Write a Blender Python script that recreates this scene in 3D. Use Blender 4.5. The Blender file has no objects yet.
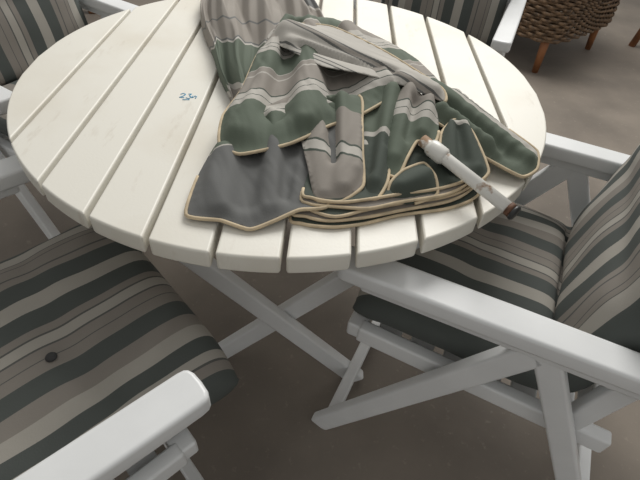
import bpy, bmesh, math, random
from mathutils import Vector, Matrix, noise
from mathutils.geometry import delaunay_2d_cdt
random.seed(3)
C=bpy.context
def link(o):
    C.scene.collection.objects.link(o); return o
def empty(name,loc=(0,0,0),rz=0):
    e=bpy.data.objects.new(name,None); e.empty_display_size=.1; link(e); e.location=loc; e.rotation_euler=(0,0,rz); return e
def N(nt,t,**k):
    n=nt.nodes.new(t)
    for a,b in k.items(): setattr(n,a,b)
    return n
def mat(name,col,rough=.5,noise=0,nscale=20,bump=0,bscale=200,metal=0,col2=None,lo=.35,hi=.62,bdist=.002,speck=None,sscale=60,slo=.6,shi=.7,stretch=(1,1,1)):
    m=bpy.data.materials.new(name); m.use_nodes=True; nt=m.node_tree; b=nt.nodes['Principled BSDF']
    b.inputs['Roughness'].default_value=rough; b.inputs['Metallic'].default_value=metal
    tc=N(nt,'ShaderNodeTexCoord')
    if noise or col2:
        nz=N(nt,'ShaderNodeTexNoise'); nz.inputs['Scale'].default_value=nscale; nz.inputs['Detail'].default_value=8
        nt.links.new(tc.outputs['Object'],nz.inputs['Vector'])
        cr=N(nt,'ShaderNodeValToRGB'); c2=col2 or tuple(c*(1-noise) for c in col)
        cr.color_ramp.elements[0].position=lo; cr.color_ramp.elements[0].color=(*c2,1)
        cr.color_ramp.elements[1].position=hi; cr.color_ramp.elements[1].color=(*col,1)
        nt.links.new(nz.outputs['Fac'],cr.inputs['Fac']); outc=cr.outputs['Color']
        if speck:
            mp=N(nt,'ShaderNodeMapping'); mp.inputs['Scale'].default_value=stretch; nt.links.new(tc.outputs['Object'],mp.inputs['Vector'])
            n3=N(nt,'ShaderNodeTexNoise'); n3.inputs['Scale'].default_value=sscale; n3.inputs['Detail'].default_value=7; n3.inputs['Roughness'].default_value=.65
            nt.links.new(mp.outputs['Vector'],n3.inputs['Vector'])
            r3=N(nt,'ShaderNodeMapRange'); r3.inputs['From Min'].default_value=slo; r3.inputs['From Max'].default_value=shi
            nt.links.new(n3.outputs['Fac'],r3.inputs['Value'])
            mx=N(nt,'ShaderNodeMix',data_type='RGBA'); nt.links.new(r3.outputs['Result'],mx.inputs[0]); nt.links.new(outc,mx.inputs[6]); mx.inputs[7].default_value=(*speck,1)
            outc=mx.outputs[2]
        nt.links.new(outc,b.inputs['Base Color'])
    else: b.inputs['Base Color'].default_value=(*col,1)
    if bump:
        n2=N(nt,'ShaderNodeTexNoise'); n2.inputs['Scale'].default_value=bscale; n2.inputs['Detail'].default_value=4
        bp=N(nt,'ShaderNodeBump'); bp.inputs['Strength'].default_value=bump; bp.inputs['Distance'].default_value=bdist
        nt.links.new(tc.outputs['Object'],n2.inputs['Vector']); nt.links.new(n2.outputs['Fac'],bp.inputs['Height']); nt.links.new(bp.outputs['Normal'],b.inputs['Normal'])
    return m
def stripe_mat(name,stops,axis=0,wr=True):
    m=bpy.data.materials.new(name); m.use_nodes=True; nt=m.node_tree; b=nt.nodes['Principled BSDF']
    b.inputs['Roughness'].default_value=.85
    uv=N(nt,'ShaderNodeUVMap'); sp=N(nt,'ShaderNodeSeparateXYZ'); nt.links.new(uv.outputs['UV'],sp.inputs[0])
    cr=N(nt,'ShaderNodeValToRGB'); r=cr.color_ramp; r.interpolation='CONSTANT'
    for i,(p,c) in enumerate(stops):
        e=r.elements[i] if i<2 else r.elements.new(p)
        e.position=p; e.color=(*c,1)
    nt.links.new(sp.outputs[axis],cr.inputs['Fac'])
    tc=N(nt,'ShaderNodeTexCoord'); nz=N(nt,'ShaderNodeTexNoise'); nz.inputs['Scale'].default_value=9; nz.inputs['Detail'].default_value=5
    nt.links.new(tc.outputs['Object'],nz.inputs['Vector'])
    mx=N(nt,'ShaderNodeMix',data_type='RGBA',blend_type='MULTIPLY'); mx.inputs[0].default_value=.22
    nt.links.new(cr.outputs['Color'],mx.inputs[6]); nt.links.new(nz.outputs['Fac'],mx.inputs[7])
    nt.links.new(mx.outputs[2],b.inputs['Base Color'])
    n2=N(nt,'ShaderNodeTexNoise'); n2.inputs['Scale'].default_value=350
    bp=N(nt,'ShaderNodeBump'); bp.inputs['Strength'].default_value=.25; bp.inputs['Distance'].default_value=.001
    nt.links.new(tc.outputs['Object'],n2.inputs['Vector']); nt.links.new(n2.outputs['Fac'],bp.inputs['Height']); nt.links.new(bp.outputs['Normal'],b.inputs['Normal'])
    return m
M_white=mat('white_resin',(.80,.81,.81),.35,noise=.07,nscale=8,speck=(.50,.46,.40),sscale=14,slo=.68,shi=.9)
M_table=mat('table_resin',(.80,.775,.70),.42,col2=(.74,.70,.61),nscale=5,bump=.1,lo=.3,hi=.55,speck=(.46,.38,.28),sscale=9,slo=.60,shi=1.0,stretch=(3,.8,1))
M_wood=mat('teak_wood',(.32,.13,.05),.5,noise=.4,nscale=14)
M_dkwood=mat('dark_wood',(.10,.05,.03),.5,noise=.4,nscale=14)
M_wick=mat('wicker_weave',(.24,.15,.085),.6,noise=.7,nscale=45,bump=.5,bscale=150)
M_pipe=mat('cream_piping',(.64,.52,.35),.8,noise=.25,nscale=40)
M_rust=mat('rusty_metal',(.14,.065,.035),.7,noise=.6,nscale=90)
M_pole=mat('painted_pole',(.80,.79,.74),.3,col2=(.38,.25,.16),nscale=38,lo=.34,hi=.42)
M_black=mat('black_plastic',(.03,.03,.03),.4)
M_ink=mat('blue_ink',(.04,.32,.55),.6)
DK=(.09,.101,.094); LT=(.43,.405,.36); TP=(.28,.255,.225); LN=(.12,.12,.112)
def seq(items):
    tot=sum(w for w,_ in items); p=0; out=[]
    for w,c in items: out.append((p/tot,c)); p+=w
    return out
M_cush=stripe_mat('cushion_stripes',seq([(5,DK),(5,LT),(.5,LN),(2,TP),(.5,LN),(5,TP),(.5,LN),(3,TP),(7,DK),(6,LT),(7,DK),(3,TP),(.5,LN),(4,LT),(.5,LN),(4,TP),(.5,LN),(4,TP),(7,DK),(5,TP),(5,LT),(5,DK),(3,LT),(.5,LN),(3,TP),(4,DK)]))
GR=(.118,.145,.108); GV=(.15,.152,.148); UL=(.50,.475,.43); UT=(.30,.272,.24); UD=(.068,.084,.068)
M_umb=stripe_mat('parasol_stripes_green',seq([(120,GR),(12,UL),(3,UD),(14,UL),(3,UD),(40,UT),(3,UL),(12,UT),(2,UL),(50,GR),(10,UL),(2,UD),(10,UL),(2,UD),(20,UL),(50,UT),(4,UL),(60,GR)]))
M_umb2=stripe_mat('parasol_stripes_grey',seq([(95,GV),(3,UL),(40,GR),(10,UL),(3,UD),(12,UL),(45,UT),(12,UL),(3,UD),(12,UL),(50,GR),(5,UL),(60,UT)]))
M_umb3=stripe_mat('parasol_stripes_taupe',seq([(70,UT),(3,UD),(14,UL),(3,UD),(60,UT),(40,GR),(10,UL),(3,UD),(12,UL),(80,UT)]))
M_rib=stripe_mat('parasol_stripes_light',seq([(14,UT),(2,LN),(22,UL),(2,LN),(5,UL),(2,LN),(26,UL),(2,LN),(5,UT),(2,LN),(60,UL),(10,GR)]))
M_neck=stripe_mat('parasol_stripes_neck',seq([(60,UT),(5,UL),(50,GR),(3,UL),(3,GV),(26,UT),(3,GV),(60,UT),(4,UL),(50,GV),(6,UL),(60,UT)]))
M_ugreen=stripe_mat('parasol_dark',seq([(60,UD),(5,UL),(50,GR),(4,UT),(60,GR)]))

def finish(bm,name,parent,m,smooth=True,bevel=0,segs=2):
    me=bpy.data.meshes.new(name); bm.normal_update(); bm.to_mesh(me); bm.free(); me.materials.append(m)
    o=bpy.data.objects.new(name,me); link(o); o.parent=parent
    if smooth:
        for p in me.polygons: p.use_smooth=True
    if bevel:
        md=o.modifiers.new('b','BEVEL'); md.width=bevel; md.segments=segs; md.limit_method='ANGLE'; md.angle_limit=math.radians(40)
        w=o.modifiers.new('w','WEIGHTED_NORMAL')
    return o
def beam(name,parent,p0,p1,w,h,m,side=(1,0,0),bevel=.006):
    p0=Vector(p0);p1=Vector(p1);d=(p1-p0).normalized();s=Vector(side);s=(s-d*s.dot(d)).normalized();u=s.cross(d)
    bm=bmesh.new(); vs=[]
    for p in(p0,p1):
        for a,b in((-1,-1),(1,-1),(1,1),(-1,1)): vs.append(bm.verts.new(p+s*a*w/2+u*b*h/2))
    for f in((3,2,1,0),(4,5,6,7),(0,1,5,4),(1,2,6,5),(2,3,7,6),(3,0,4,7)): bm.faces.new([vs[i] for i in f])
    bmesh.ops.recalc_face_normals(bm,faces=bm.faces)
    return finish(bm,name,parent,m,bevel=bevel)
def prism(name,parent,pts,z0,z1,m,bevel=.004):
    bm=bmesh.new(); a=[bm.verts.new((x,y,z0)) for x,y in pts]; b=[bm.verts.new((x,y,z1)) for x,y in pts]
    bm.faces.new(b); bm.faces.new(a[::-1]); n=len(pts)
    for i in range(n): bm.faces.new((a[i],a[(i+1)%n],b[(i+1)%n],b[i]))
    bmesh.ops.recalc_face_normals(bm,faces=bm.faces)
    return finish(bm,name,parent,m,bevel=bevel)
def tube(name,parent,pts,rad,m,K=8,closed=False,radii=None):
    pts=[Vector(p) for p in pts]; bm=bmesh.new(); rings=[]; n=len(pts); prev=None
    for i,p in enumerate(pts):
        d=(pts[min(i+1,n-1)]-pts[max(i-1,0)])
        if d.length<1e-7: d=Vector((1,0,0))
        d.normalize(); ref=Vector((0,0,1)) if abs(d.z)<.9 else Vector((1,0,0))
        s=d.cross(ref).normalized(); u=s.cross(d); rr=radii[i] if radii else rad
        rings.append([bm.verts.new(p+s*rr*math.cos(2*math.pi*k/K)+u*rr*math.sin(2*math.pi*k/K)) for k in range(K)])
    for i in range(n-1):
        for k in range(K): bm.faces.new((rings[i][k],rings[i][(k+1)%K],rings[i+1][(k+1)%K],rings[i+1][k]))
    bm.faces.new(rings[0][::-1]); bm.faces.new(rings[-1])
    bmesh.ops.recalc_face_normals(bm,faces=bm.faces)
    return finish(bm,name,parent,m)
# ---------- camera
CAMZ=1.24; F=481.; PITCH=math.radians(44.65); ROLL=math.radians(4.3)
F0=Vector((0,math.cos(PITCH),-math.sin(PITCH))); U0=Vector((0,math.sin(PITCH),math.cos(PITCH))); R0=Vector((1,0,0))
right=R0*math.cos(ROLL)+U0*math.sin(ROLL); up=-R0*math.sin(ROLL)+U0*math.cos(ROLL)
cam=bpy.data.cameras.new('camera'); co=bpy.data.objects.new('camera',cam); link(co)
Mx=Matrix((right,up,-F0)).transposed().to_4x4(); Mx.translation=(0,0,CAMZ); co.matrix_world=Mx
cam.sensor_width=36; cam.lens=F/640*36; cam.clip_start=.02; C.scene.camera=co
# ---------- table
T=empty('round_slatted_table',(-.105,1.065,0)); R=.585; TZ=.72; TH=.036
gap=.009; pitch=.1055; n=11
for i in range(n):
    xc=(i-5)*pitch; x0=xc-(pitch-gap)/2; x1=xc+(pitch-gap)/2
    if i==0:x0=-R
    if i==n-1:x1=R
    pts=[]; K=16
    for k in range(K+1):
        x=x0+(x1-x0)*k/K; x=max(-R,min(R,x)); pts.append((x,-math.sqrt(max(0,R*R-x*x))))
    for k in range(K,-1,-1):
        x=x0+(x1-x0)*k/K; x=max(-R,min(R,x)); y=math.sqrt(max(0,R*R-x*x))
        if y>1e-5: pts.append((x,y))
    prism('slat_%d'%i,T,pts,TZ-TH,TZ,M_table,bevel=.0045)
for j,y in enumerate((-.36,0,.36)):
    l=math.sqrt(R*R-y*y)-.05
    beam('top_rail_%d'%j,T,(-l,y,TZ-TH-.018),(l,y,TZ-TH-.018),.05,.035,M_table,side=(0,1,0))
for j,y in enumerate((-.34,.34)):
    beam('leg_a_%d'%j,T,(-.36,y-.016,.67),(.24,y-.016,.0),.03,.05,M_white,side=(0,1,0))
    beam('leg_b_%d'%j,T,(.42,y+.016,.67),(-.18,y+.016,.0),.03,.05,M_white,side=(0,1,0))
def scrib(pts,nm):
    tube(nm,T,[((x+312)*.8/1000-.312+.113,(y-938)*.8/1000+.933-1.065,.7205) for x,y in pts],.0009,M_ink,K=6)
scrib([(-334,944),(-328,950),(-321,946),(-324,937),(-333,928),(-320,927)],'ink_digit_1')
scrib([(-314,948),(-306,950),(-310,940),(-303,934),(-307,924),(-316,928)],'ink_digit_2')
scrib([(-301,930),(-300,942),(-299,930),(-294,941),(-290,938),(-291,927)],'ink_digit_3')
scrib([(-322,916),(-304,919)],'ink_underline')
# ---------- chairs
def armchair(name,loc,facing,hw=.285,cf=0,L1=.368,back=78,cx=0,Tk=.10,W=.49):
    ang=math.atan2(facing[1],facing[0])-math.pi/2
    E=empty(name,(loc[0],loc[1],0),ang)
    by=.275+cf-L1-.055
    bt=math.radians(back)
    for s,tag in((-1,'left'),(1,'right')):
        X=s*hw
        pts=[]; w=.031
        for k in range(9):
            a=math.pi*k/8; c,s_=math.cos(a),math.sin(a)
            pts.append((X+w*math.copysign(abs(c)**.6,c),.275+.02*abs(s_)**.7))
        pts+=[(X-w*.95,0),(X-w*.8,-.36),(X+w*.8,-.36),(X+w*.98,0)]
        prism('armrest_'+tag,E,pts,.615,.65,M_white,bevel=.007)
        beam('armrest_web_'+tag,E,(X,.25,.605),(X,-.34,.605),.03,.03,M_white)
        beam('front_leg_'+tag,E,(X,.30,0.0),(X,-.05,.60),.028,.05,M_white)
        beam('rear_leg_'+tag,E,(X,-.06,.61),(X,-.36,0.0),.028,.045,M_white)
        beam('seat_rail_'+tag,E,(s*(hw-.04),.25,.405),(s*(hw-.04),-.25,.375),.03,.045,M_white)
        beam('back_rail_'+tag,E,(s*(hw-.04),by-.02,.37),(s*(hw-.04),by-.02-.66/math.tan(bt),1.03),.03,.04,M_white)
    beam('seat_front_bar',E,(-hw+.03,.255,.405),(hw-.03,.255,.405),.04,.04,M_white,side=(0,1,0))
    beam('front_foot_bar',E,(-hw,.27,.06),(hw,.27,.06),.03,.03,M_white,side=(0,1,0))
    beam('rear_foot_bar',E,(-hw,-.33,.06),(hw,-.33,.06),.03,.03,M_white,side=(0,1,0))
    for k in range(6):
        y=.19-k*.07; z=.405-.03*(.25-y)/.5
        beam('seat_slat_%d'%k,E,(-hw+.05,y,z),(hw-.05,y,z),.05,.014,M_white,side=(0,1,0),bevel=.004)
    for k in range(8):
        t=.08+.08*k+.0; y=by-.02-t/math.tan(bt); z=.37+t
        beam('back_slat_%d'%k,E,(-hw+.05,y,z),(hw-.05,y,z),.05,.014,M_white,side=(0,-math.cos(bt),math.sin(bt)),bevel=.004)
    L2=.60; A=bt
    y,z=.275+cf,.462; ang=math.radians(183); path=[]
    steps=150; tot=L1+.06+L2
    ds=tot/steps
    for i in range(steps+1):
        sd=i*ds
        a_=ang
        if sd<.09: a_=ang-math.radians(26)*(1-sd/.09)
        path.append((y,z-.012,a_,sd))
        if L1<sd<L1+.06: ang-= (math.radians(183)-(math.pi-A))*ds/.06
        y+=math.cos(a_)*ds; z+=math.sin(a_)*ds
    bm=bmesh.new(); uvl=bm.loops.layers.uv.new('UVMap'); K=40; rings=[]
    ph=random.random()*6; bz=.5; bd=9
    for (y,z,a,sd) in path:
        q=min(sd,tot-sd)/.05; q=min(1,max(0.0,q)); e=math.sqrt(max(0,1-(1-q)**2)); e=max(e,.02)
        pinch=1-.55*math.exp(-((sd-L1-.03)/.03)**2)
        for tf in(.2,.64,.84): pinch*=1-.10*math.exp(-((sd-tf)/.03)**2)
        h=Tk*e*pinch; w=W*(.95+.05*e)
        nx,nz=math.sin(a),-math.cos(a)
        ring=[]
        for k in range(K):
            th=2*math.pi*k/K; c=math.cos(th); s_=math.sin(th)
            X=w/2*math.copysign(abs(c)**.45,c); hh=h/2*math.copysign(abs(s_)**.8,s_)
            if s_>0: hh+=.0035*e*math.sin(X*38+ph+sd*9)*math.sin(sd*25+X*7)+.006*e*noise.noise(Vector((X*9,sd*9,ph)))
            v=bm.verts.new((X+cx,y+nx*hh,z+nz*hh))
            if s_>0 and sd<L1-.05:
                dd=math.hypot(v.co.x-.055,v.co.y-.154)
                v.co.z-=.008*math.exp(-(dd/.02)**2)
                if dd<bd: bd=dd; bz=v.co.z
            ring.append((v,X/W+.5+.008*noise.noise(Vector((X*5,sd*7,ph)))))
        rings.append(ring)
    def F_(l):
        f=bm.faces.new([v for v,_ in l])
        for lp,(v,u) in zip(f.loops,l): lp[uvl].uv=(u,0)
    for i in range(len(rings)-1):
        for k in range(K):
            F_([rings[i][k],rings[i][(k+1)%K],rings[i+1][(k+1)%K],rings[i+1][k]])
    F_(rings[0]); F_(rings[-1])
    bmesh.ops.recalc_face_normals(bm,faces=bm.faces)
    finish(bm,'cushion',E,M_cush)
    bm=bmesh.new(); bmesh.ops.create_uvsphere(bm,u_segments=16,v_segments=8,radius=.0095)
    for v in bm.verts: v.co.z*=.5
    o=finish(bm,'cushion_button',E,mat('button_fabric',(.05,.05,.05),.8)); o.location=(.055,.154,bz+.003)
    return E
armchair('garden_armchair',(-.577,.338),(.715,.70),hw=.318,cf=.112,L1=.44,cx=0,Tk=.12,W=.525)
armchair('garden_armchair',(.42,.72),(-.924,.382))
armchair('garden_armchair',(-.86,1.38),(.85,-.5))
armchair('garden_armchair',(.36,1.92),(-.35,-.94))
# ---------- parasol
U=empty('closed_parasol',(0,0,0))
def catmull(P,closed=True,k=6,tn=.5):
    out=[]; n=len(P); rng=range(n) if closed else range(n-1)
    for i in rng:
        if closed: a,b,c,d=P[i-1],P[i],P[(i+1)%n],P[(i+2)%n]
        else: a,b,c,d=P[max(i-1,0)],P[i],P[i+1],P[min(i+2,n-1)]
        m0=(c-a)*tn; m1=(d-b)*tn
        for j in range(k):
            t=j/k; t2=t*t; t3=t2*t
            out.append(b*(2*t3-3*t2+1)+m0*(t3-2*t2+t)+c*(-2*t3+3*t2)+m1*(t3-t2))
    if not closed: out.append(P[-1])
    return out
def cloth(name,outline,ridges,m,uv0,uvd,uvlen,pipe=None,wr=.003,seed=0,prad=.0031,tn=.30,wd=None,pw=1.3,zu=.3):
    O=[Vector((x/1000,y/1000,.72+z/1000)) for x,y,z in outline]
    O=catmull(O,True,6,tn); n=len(O)
    RG=[(Vector((a[0]/1000,a[1]/1000,.72+a[2]/1000)),Vector((b[0]/1000,b[1]/1000,.72+b[2]/1000))) for a,b in ridges]
    segs=[(O[i],O[(i+1)%n],1.0) for i in range(n)]+[(a,b,9.0) for a,b in RG]
    wdv=Vector(wd or uvd).normalized(); wp=Vector((-wdv.y,wdv.x))
    def zf(x,y):
        W=Z=0
        for a,b,wt in segs:
            dx,dy=b.x-a.x,b.y-a.y; L=dx*dx+dy*dy+1e-12
            t=max(0,min(1,((x-a.x)*dx+(y-a.y)*dy)/L))
            d2=(x-a.x-t*dx)**2+(y-a.y-t*dy)**2+.000006
            w=wt/(d2**pw); W+=w; Z+=w*(a.z+(b.z-a.z)*t)
        z=Z/W
        dE=min(1,min(math.hypot(x-p.x,y-p.y) for p in O)/.025)
        al=x*wdv.x+y*wdv.y; ac=x*wp.x+y*wp.y; ac+=.02*noise.noise(Vector((al*9,ac*6,seed+3)))
        r1=noise.noise(Vector((al*5,ac*34,seed))); r2=noise.noise(Vector((al*9,ac*75,seed+9)))
        z+=wr*dE*(1.3*(1-2.2*abs(r1))+.7*(1-2*abs(r2))+.3*noise.noise(Vector((x*20,y*20,seed+5))))
        return z
    pts=[Vector((p.x,p.y)) for p in O]; st=.005
    xs=[p.x for p in pts]; ys=[p.y for p in pts]
    def inside(x,y):
        c=False; j=n-1
        for i in range(n):
            if (ys[i]>y)!=(ys[j]>y) and x<(xs[j]-xs[i])*(y-ys[i])/(ys[j]-ys[i])+xs[i]: c=not c
            j=i
        return c
    gp=[]; y=min(ys); r=0
    while y<max(ys):
        x=min(xs)+(st/2 if r%2 else 0)
        while x<max(xs):
            if inside(x,y) and min((x-p.x)**2+(y-p.y)**2 for p in pts)>(.003)**2: gp.append(Vector((x,y)))
            x+=st
        y+=st*.87; r+=1
    vs,es,fs,_,_,_=delaunay_2d_cdt(pts+gp,[(i,(i+1)%n) for i in range(n)],[],1,1e-6)
    bm=bmesh.new(); uvl=bm.loops.layers.uv.new('UVMap'); bv=[]
    d=Vector(uvd).normalized(); q0=Vector((uv0[0]/1000,uv0[1]/1000))
    for i,v in enumerate(vs):
        z=O[i].z if i<n else zf(v.x,v.y)
        bv.append(bm.verts.new((v.x,v.y,z)))
    for f in fs:
        if not inside(sum(vs[i].x for i in f)/3,sum(vs[i].y for i in f)/3): continue
        try: fc=bm.faces.new([bv[i] for i in f])
        except ValueError: continue
        for lp in fc.loops:
            c=lp.vert.co; t=(Vector((c.x,c.y))-q0).dot(d)+(c.z-.72)*zu
            lp[uvl].uv=(min(.999,max(0.001,t/uvlen+.008*noise.noise(c*10))),0)
    bmesh.ops.recalc_face_normals(bm,faces=bm.faces)
    o=finish(bm,name,U,m); sd=o.modifiers.new('s','SOLIDIFY'); sd.thickness=.0015; sd.offset=0
    if pipe:
        a,b=pipe; seg=[O[i%n] for i in range(a*6,b*6+1)]
        tube(name+'_piping',U,seg,prad,M_pipe,K=8)
    return o
base=[(-52,586),(-34,559),(13,553),(68,566),(125,590),(210,621),(264,662),(300,739),(283,856),(144,874),(-14,779)]
cx,cy=130,730
for k in range(5):
    f=1-.028*k; z=4+6*k
    ol=[(cx+(x-cx)*f+random.uniform(-6,6),cy+(y-cy)*f+random.uniform(-5,5)+3*k,z+random.uniform(-1,1)) for x,y in base]
    cloth('folded_hem_%d'%k,ol,[((60,760,z+14),(230,780,z+12))],M_umb3 if k%2 else M_ugreen,(0,560),(-.2,1),.5,pipe=(0,8),seed=k,wr=.0012,tn=.45,prad=.0028)
st=[(.80,-.19,-.06,.035),(.88,-.20,-.05,.055),(1.00,-.250,-.03,.065),(1.12,-.292,0.0,.07),(1.25,-.345,-.012,.075),(1.40,-.385,-.05,.078),(1.55,-.39,-.10,.075),(1.70,-.37,-.16,.07),(1.82,-.34,-.22,.06),(1.92,-.30,-.255,.035)]
bm=bmesh.new(); uvl=bm.loops.layers.uv.new('UVMap'); K=140; rings=[]
sv=catmull([Vector((a,b,c)) for a,b,c,d in st],False,10); hv=catmull([Vector((d,0,0)) for a,b,c,d in st],False,10)
for i,(p,h) in enumerate(zip(sv,hv)):
    ring=[]
    for k in range(K+1):
        t=k/K; th=math.pi*t; xc=(p.y+p.z)/2; hw_=(p.z-p.y)/2
        pl=abs(((t*4.5+.3*math.sin(p.x*4))%1)-.5)*2
        pl2=abs(((t*13+.6+.5*math.sin(p.x*6+2))%1)-.5)*2
        hh=h.x*(math.sin(th)**.55)*(.42+.58*pl+.14*pl2)+.008*noise.noise(Vector((t*9,p.x*7,2)))
        x=xc-hw_*math.cos(th)
        u=(p.x-.75)/1.2+.06*pl+.10*t
        ring.append((bm.verts.new((x,p.x+ .012*pl,.723+max(0,hh))),min(.999,max(0.001,u))))
    rings.append(ring)
for i in range(len(rings)-1):
    for k in range(K):
        l=[rings[i][k],rings[i][k+1],rings[i+1][k+1],rings[i+1][k]]
        f=bm.faces.new([v for v,_ in l])
        for lp,(v,u) in zip(f.loops,l): lp[uvl].uv=(u,0)
bmesh.ops.recalc_face_normals(bm,faces=bm.faces)
o=finish(bm,'canopy_neck',U,M_neck); s_=o.modifiers.new('s','SOLIDIFY'); s_.thickness=.002; s_.offset=-1
tube('finial',U,[(-.278,1.90,.745),(-.28,1.94,.745),(-.281,1.955,.745),(-.283,1.99,.745),(-.284,2.0,.745)],.01,M_pole,K=14,radii=[.012,.012,.017,.012,.003])
cloth('canopy_panel_left',[(-196,720,30),(-213,640,16),(-212,552,8),(-156,543,10),(-109,532,6),(-73,549,12),(-36,570,20),(10,585,22),(25,700,40),(30,820,58),(-60,867,62),(-165,777,45)],
 [((-185,700,42),(-160,570,24)),((-100,790,62),(-80,580,24)),((-125,760,30),(-125,580,6)),((-30,820,46),(-45,600,18)),((-60,800,40),(-62,600,10))],M_umb2,(-208,554),(-.45,.9),.46,pipe=(1,7),seed=2,wr=.0022)
cloth('canopy_panel_mid',[(-55,850,58),(-52,760,44),(-30,660,38),(-12,592,26),(30,592,26),(64,628,32),(62,700,46),(60,780,60),(54,858,70)],
 [((20,850,80),(30,620,46)),((-25,830,70),(0,610,36)),((0,840,48),(15,680,30)),((56,800,66),(50,660,52))],M_umb3,(-10,592),(.25,.97),.46,pipe=(3,8),seed=12,wr=.002)
cloth('canopy_fold_1',[(60,830,56),(64,700,30),(66,612,24),(88,606,26),(104,640,34),(112,700,40),(132,790,54),(150,880,66),(100,900,70)],
 [((120,880,90),(84,640,44)),((85,860,60),(72,660,30)),((140,860,70),(104,720,48))],M_ugreen,(60,600),(.2,1),.5,pipe=(2,6),seed=4,wr=.002)
cloth('canopy_fold_2',[(110,860,60),(100,740,46),(96,668,36),(122,656,34),(140,700,44),(160,742,52),(186,730,52),(200,770,58),(200,850,66),(150,905,72)],
 [((155,890,92),(118,700,56)),((190,850,88),(168,765,66)),((160,850,62),(140,740,50))],M_umb,(96,640),(.15,1),.62,pipe=(1,7),seed=5,wr=.002)
cloth('canopy_fold_3',[(104,606,16),(110,640,34),(132,668,40),(168,690,42),(185,660,38),(188,632,22),(150,612,16)],
 [((125,632,44),(172,664,50))],M_ugreen,(104,606),(0,1),.4,pipe=(0,6),seed=14,wr=.001)
cloth('canopy_fold_4',[(196,700,44),(206,770,56),(235,810,62),(262,785,56),(276,735,44),(282,690,34),(262,668,28),(225,680,36)],
 [((222,790,74),(218,710,50)),((248,790,74),(262,700,44)),((236,780,56),(238,710,36))],M_ugreen,(180,650),(.3,1),.5,pipe=(0,7),seed=9,wr=.0015)
cloth('canopy_panel_right',[(180,935,66),(237,943,62),(299,888,48),(350,836,34),(398,790,20),(388,742,12),(352,712,14),(290,740,28),(258,760,38),(218,800,48),(192,820,58)],
 [((200,915,86),(372,762,32)),((230,850,50),(345,745,18)),((255,925,66),(385,785,24)),((215,840,76),(300,770,50))],M_umb,(235,690),(.7,.72),.60,pipe=(3,10),seed=6,wr=.002)
cloth('canopy_panel_upper',[(-121,1170,80),(-166,1023,62),(-178,884,50),(-198,790,44),(-190,715,36),(-148,682,38),(-65,710,48),(2,772,52),(56,802,60),(139,880,72),(222,912,72),(182,1042,70),(108,1143,70),(-16,1234,74)],
 [((-118,1160,102),(-155,740,64)),((-100,1130,70),(-105,800,40)),((-60,1150,104),(-40,770,76)),((-10,1160,70),(20,850,50)),((20,1150,98),(110,910,92)),((100,1090,74),(170,960,70)),((-150,1000,84),(-175,800,58))],M_umb,(-60,700),(-.3,.95),.52,pipe=(1,9),seed=7,wr=.0028)
cloth('canopy_ribbon',[(-150,1060,84),(-122,1118,94),(-11,1106,102),(109,1010,94),(214,892,82),(216,850,74),(140,880,86),(60,905,92),(-20,925,92),(-80,985,88)],
 [((-105,1075,118),(200,880,94)),((-70,1010,86),(120,915,80)),((-90,1030,104),(150,898,98))],M_rib,(0,862),(.60,.80),.24,pipe=(1,5),seed=8,wr=.0016,wd=(1,-.65),zu=.1)
a=Vector((.186,.708,.778)); b=Vector((.303,.588,.752)); d=(b-a).normalized()
tube('pole',U,[a-d*.03,a,b],.011,M_pole,K=24)
tube('pole_collar',U,[a-d*.012,a-d*.006,a+d*.018,a+d*.024],.016,M_pole,K=24,radii=[.0135,.0155,.0155,.0115])
tube('pole_rust_band',U,[b-d*.012,b-d*.003],.0118,M_rust,K=24)
tube('pole_end_cap',U,[b-d*.003,b+d*.001,b+d*.004],.013,M_black,K=24,radii=[.0125,.0135,.011])
# ---------- wicker chair
Wc=empty('wicker_armchair',(1.24,3.24,0),math.radians(42))
def rsq(t,hx,hy,p=5):
    c,s=math.cos(t),math.sin(t); r=(abs(c/hx)**p+abs(s/hy)**p)**(-1/p); return r*c,r*s
NW=60; rows=24
def woven(ins,nm):
    bm=bmesh.new(); K=6; NA=NW*4
    for j in range(rows):
        rings=[]
        for k in range(NA):
            t=2*math.pi*k/NA; x,y=rsq(t,.39-ins,.37-ins)
            bk=max(0,math.sin(t)); fr=max(0,-math.sin(t)); top=.62+.30*(bk**2)-.16*(fr**6)
            z=.19+(top-.19)*(j+.5)/rows; hz=(top-.19)/rows*.56
            l=math.hypot(x,y); nx,ny=x/l,y/l; off=.009*math.cos(k*math.pi/4+math.pi*(j%2))
            rings.append([bm.verts.new((x+nx*(off+.006*math.cos(q*2*math.pi/K)),y+ny*(off+.006*math.cos(q*2*math.pi/K)),z+hz*math.sin(q*2*math.pi/K))) for q in range(K)])
        for k in range(NA):
            for q in range(K): bm.faces.new((rings[k][q],rings[k][(q+1)%K],rings[(k+1)%NA][(q+1)%K],rings[(k+1)%NA][q]))
    bmesh.ops.recalc_face_normals(bm,faces=bm.faces); finish(bm,nm,Wc,M_wick)
woven(0,'woven_shell'); woven(.05,'woven_lining')
rim=[]
for k in range(121):
    t=2*math.pi*k/120; x,y=rsq(t,.365,.345); bk=max(0,math.sin(t)); fr=max(0,-math.sin(t)); rim.append((x,y,.62+.30*(bk**2)-.16*(fr**6)))
tube('woven_rim',Wc,rim,.035,M_wick,K=12)
prism('woven_seat',Wc,[rsq(2*math.pi*k/32,.33,.31) for k in range(32)],.34,.40,M_wick)
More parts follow.
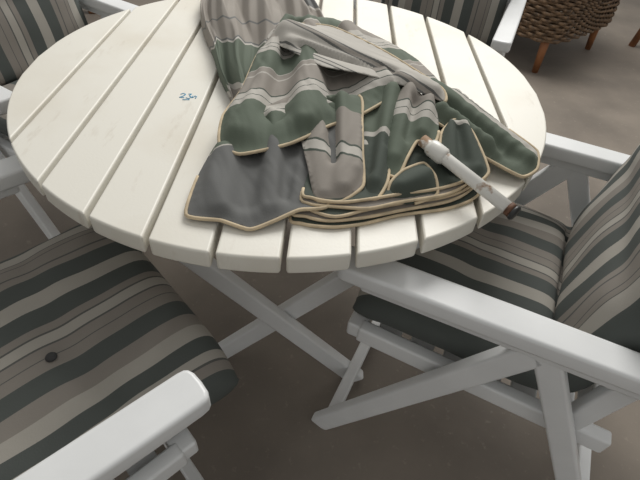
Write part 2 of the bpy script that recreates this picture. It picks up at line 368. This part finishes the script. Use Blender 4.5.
for i,(x,y) in enumerate(((-.31,-.29),(.31,-.29),(-.31,.29),(.31,.29))):
    tube('leg_%d'%i,Wc,[(x,y,0),(x*.97,y*.97,.25)],.02,M_wood,K=12,radii=[.018,.028])
S=empty('wooden_stool',(2.12,3.22,0))
tube('stool_seat',S,[(0,0,.40),(0,0,.402),(0,0,.438),(0,0,.44)],.17,M_wood,K=40,radii=[.15,.17,.17,.16])
for i in range(4):
    a_=math.pi/4+i*math.pi/2; tube('stool_leg_%d'%i,S,[(.17*math.cos(a_),.17*math.sin(a_),0),(.11*math.cos(a_),.11*math.sin(a_),.41)],.022,M_wood,K=12)
B=empty('wooden_bench',(-2.05,3.0,0),math.radians(8))
for k in range(4): beam('bench_slat_%d'%k,B,(-.55,-.15+.1*k,.42),(.55,-.15+.1*k,.42),.085,.025,M_dkwood,side=(0,1,0))
for i,(x,y) in enumerate(((-.48,-.15),(.48,-.15),(-.48,.15),(.48,.15))): beam('bench_leg_%d'%i,B,(x,y,0),(x,y,.41),.05,.05,M_wood)
beam('bench_shelf',B,(-.48,0,.12),(.48,0,.12),.3,.02,M_dkwood,side=(0,1,0))
# floor
M_floor=mat('concrete',(.225,.192,.158),.75,col2=(.15,.128,.106),nscale=2.4,bump=.3,bscale=40,speck=(.34,.30,.25),sscale=40,slo=.60,shi=.86)
bm=bmesh.new(); vs=[bm.verts.new(p) for p in((-8,-6,0),(8,-6,0),(8,10,0),(-8,10,0))]; bm.faces.new(vs); finish(bm,'floor',None,M_floor,smooth=False)
w=bpy.data.worlds.new('w'); C.scene.world=w; w.use_nodes=True; w.node_tree.nodes['Background'].inputs[0].default_value=(1,.99,.965,1); w.node_tree.nodes['Background'].inputs[1].default_value=.45
def area(loc,tgt,size,pw):
    l=bpy.data.lights.new('ceiling_light','AREA'); l.size=size; l.energy=pw; l.color=(1,.985,.95); o=bpy.data.objects.new('ceiling_light',l); link(o); o.location=loc
    o.rotation_euler=(Vector(tgt)-Vector(loc)).to_track_quat('-Z','Y').to_euler()
area((.6,3.3,3.0),(0.2,1.2,.6),1.8,108)
C.scene.view_settings.view_transform='Standard'
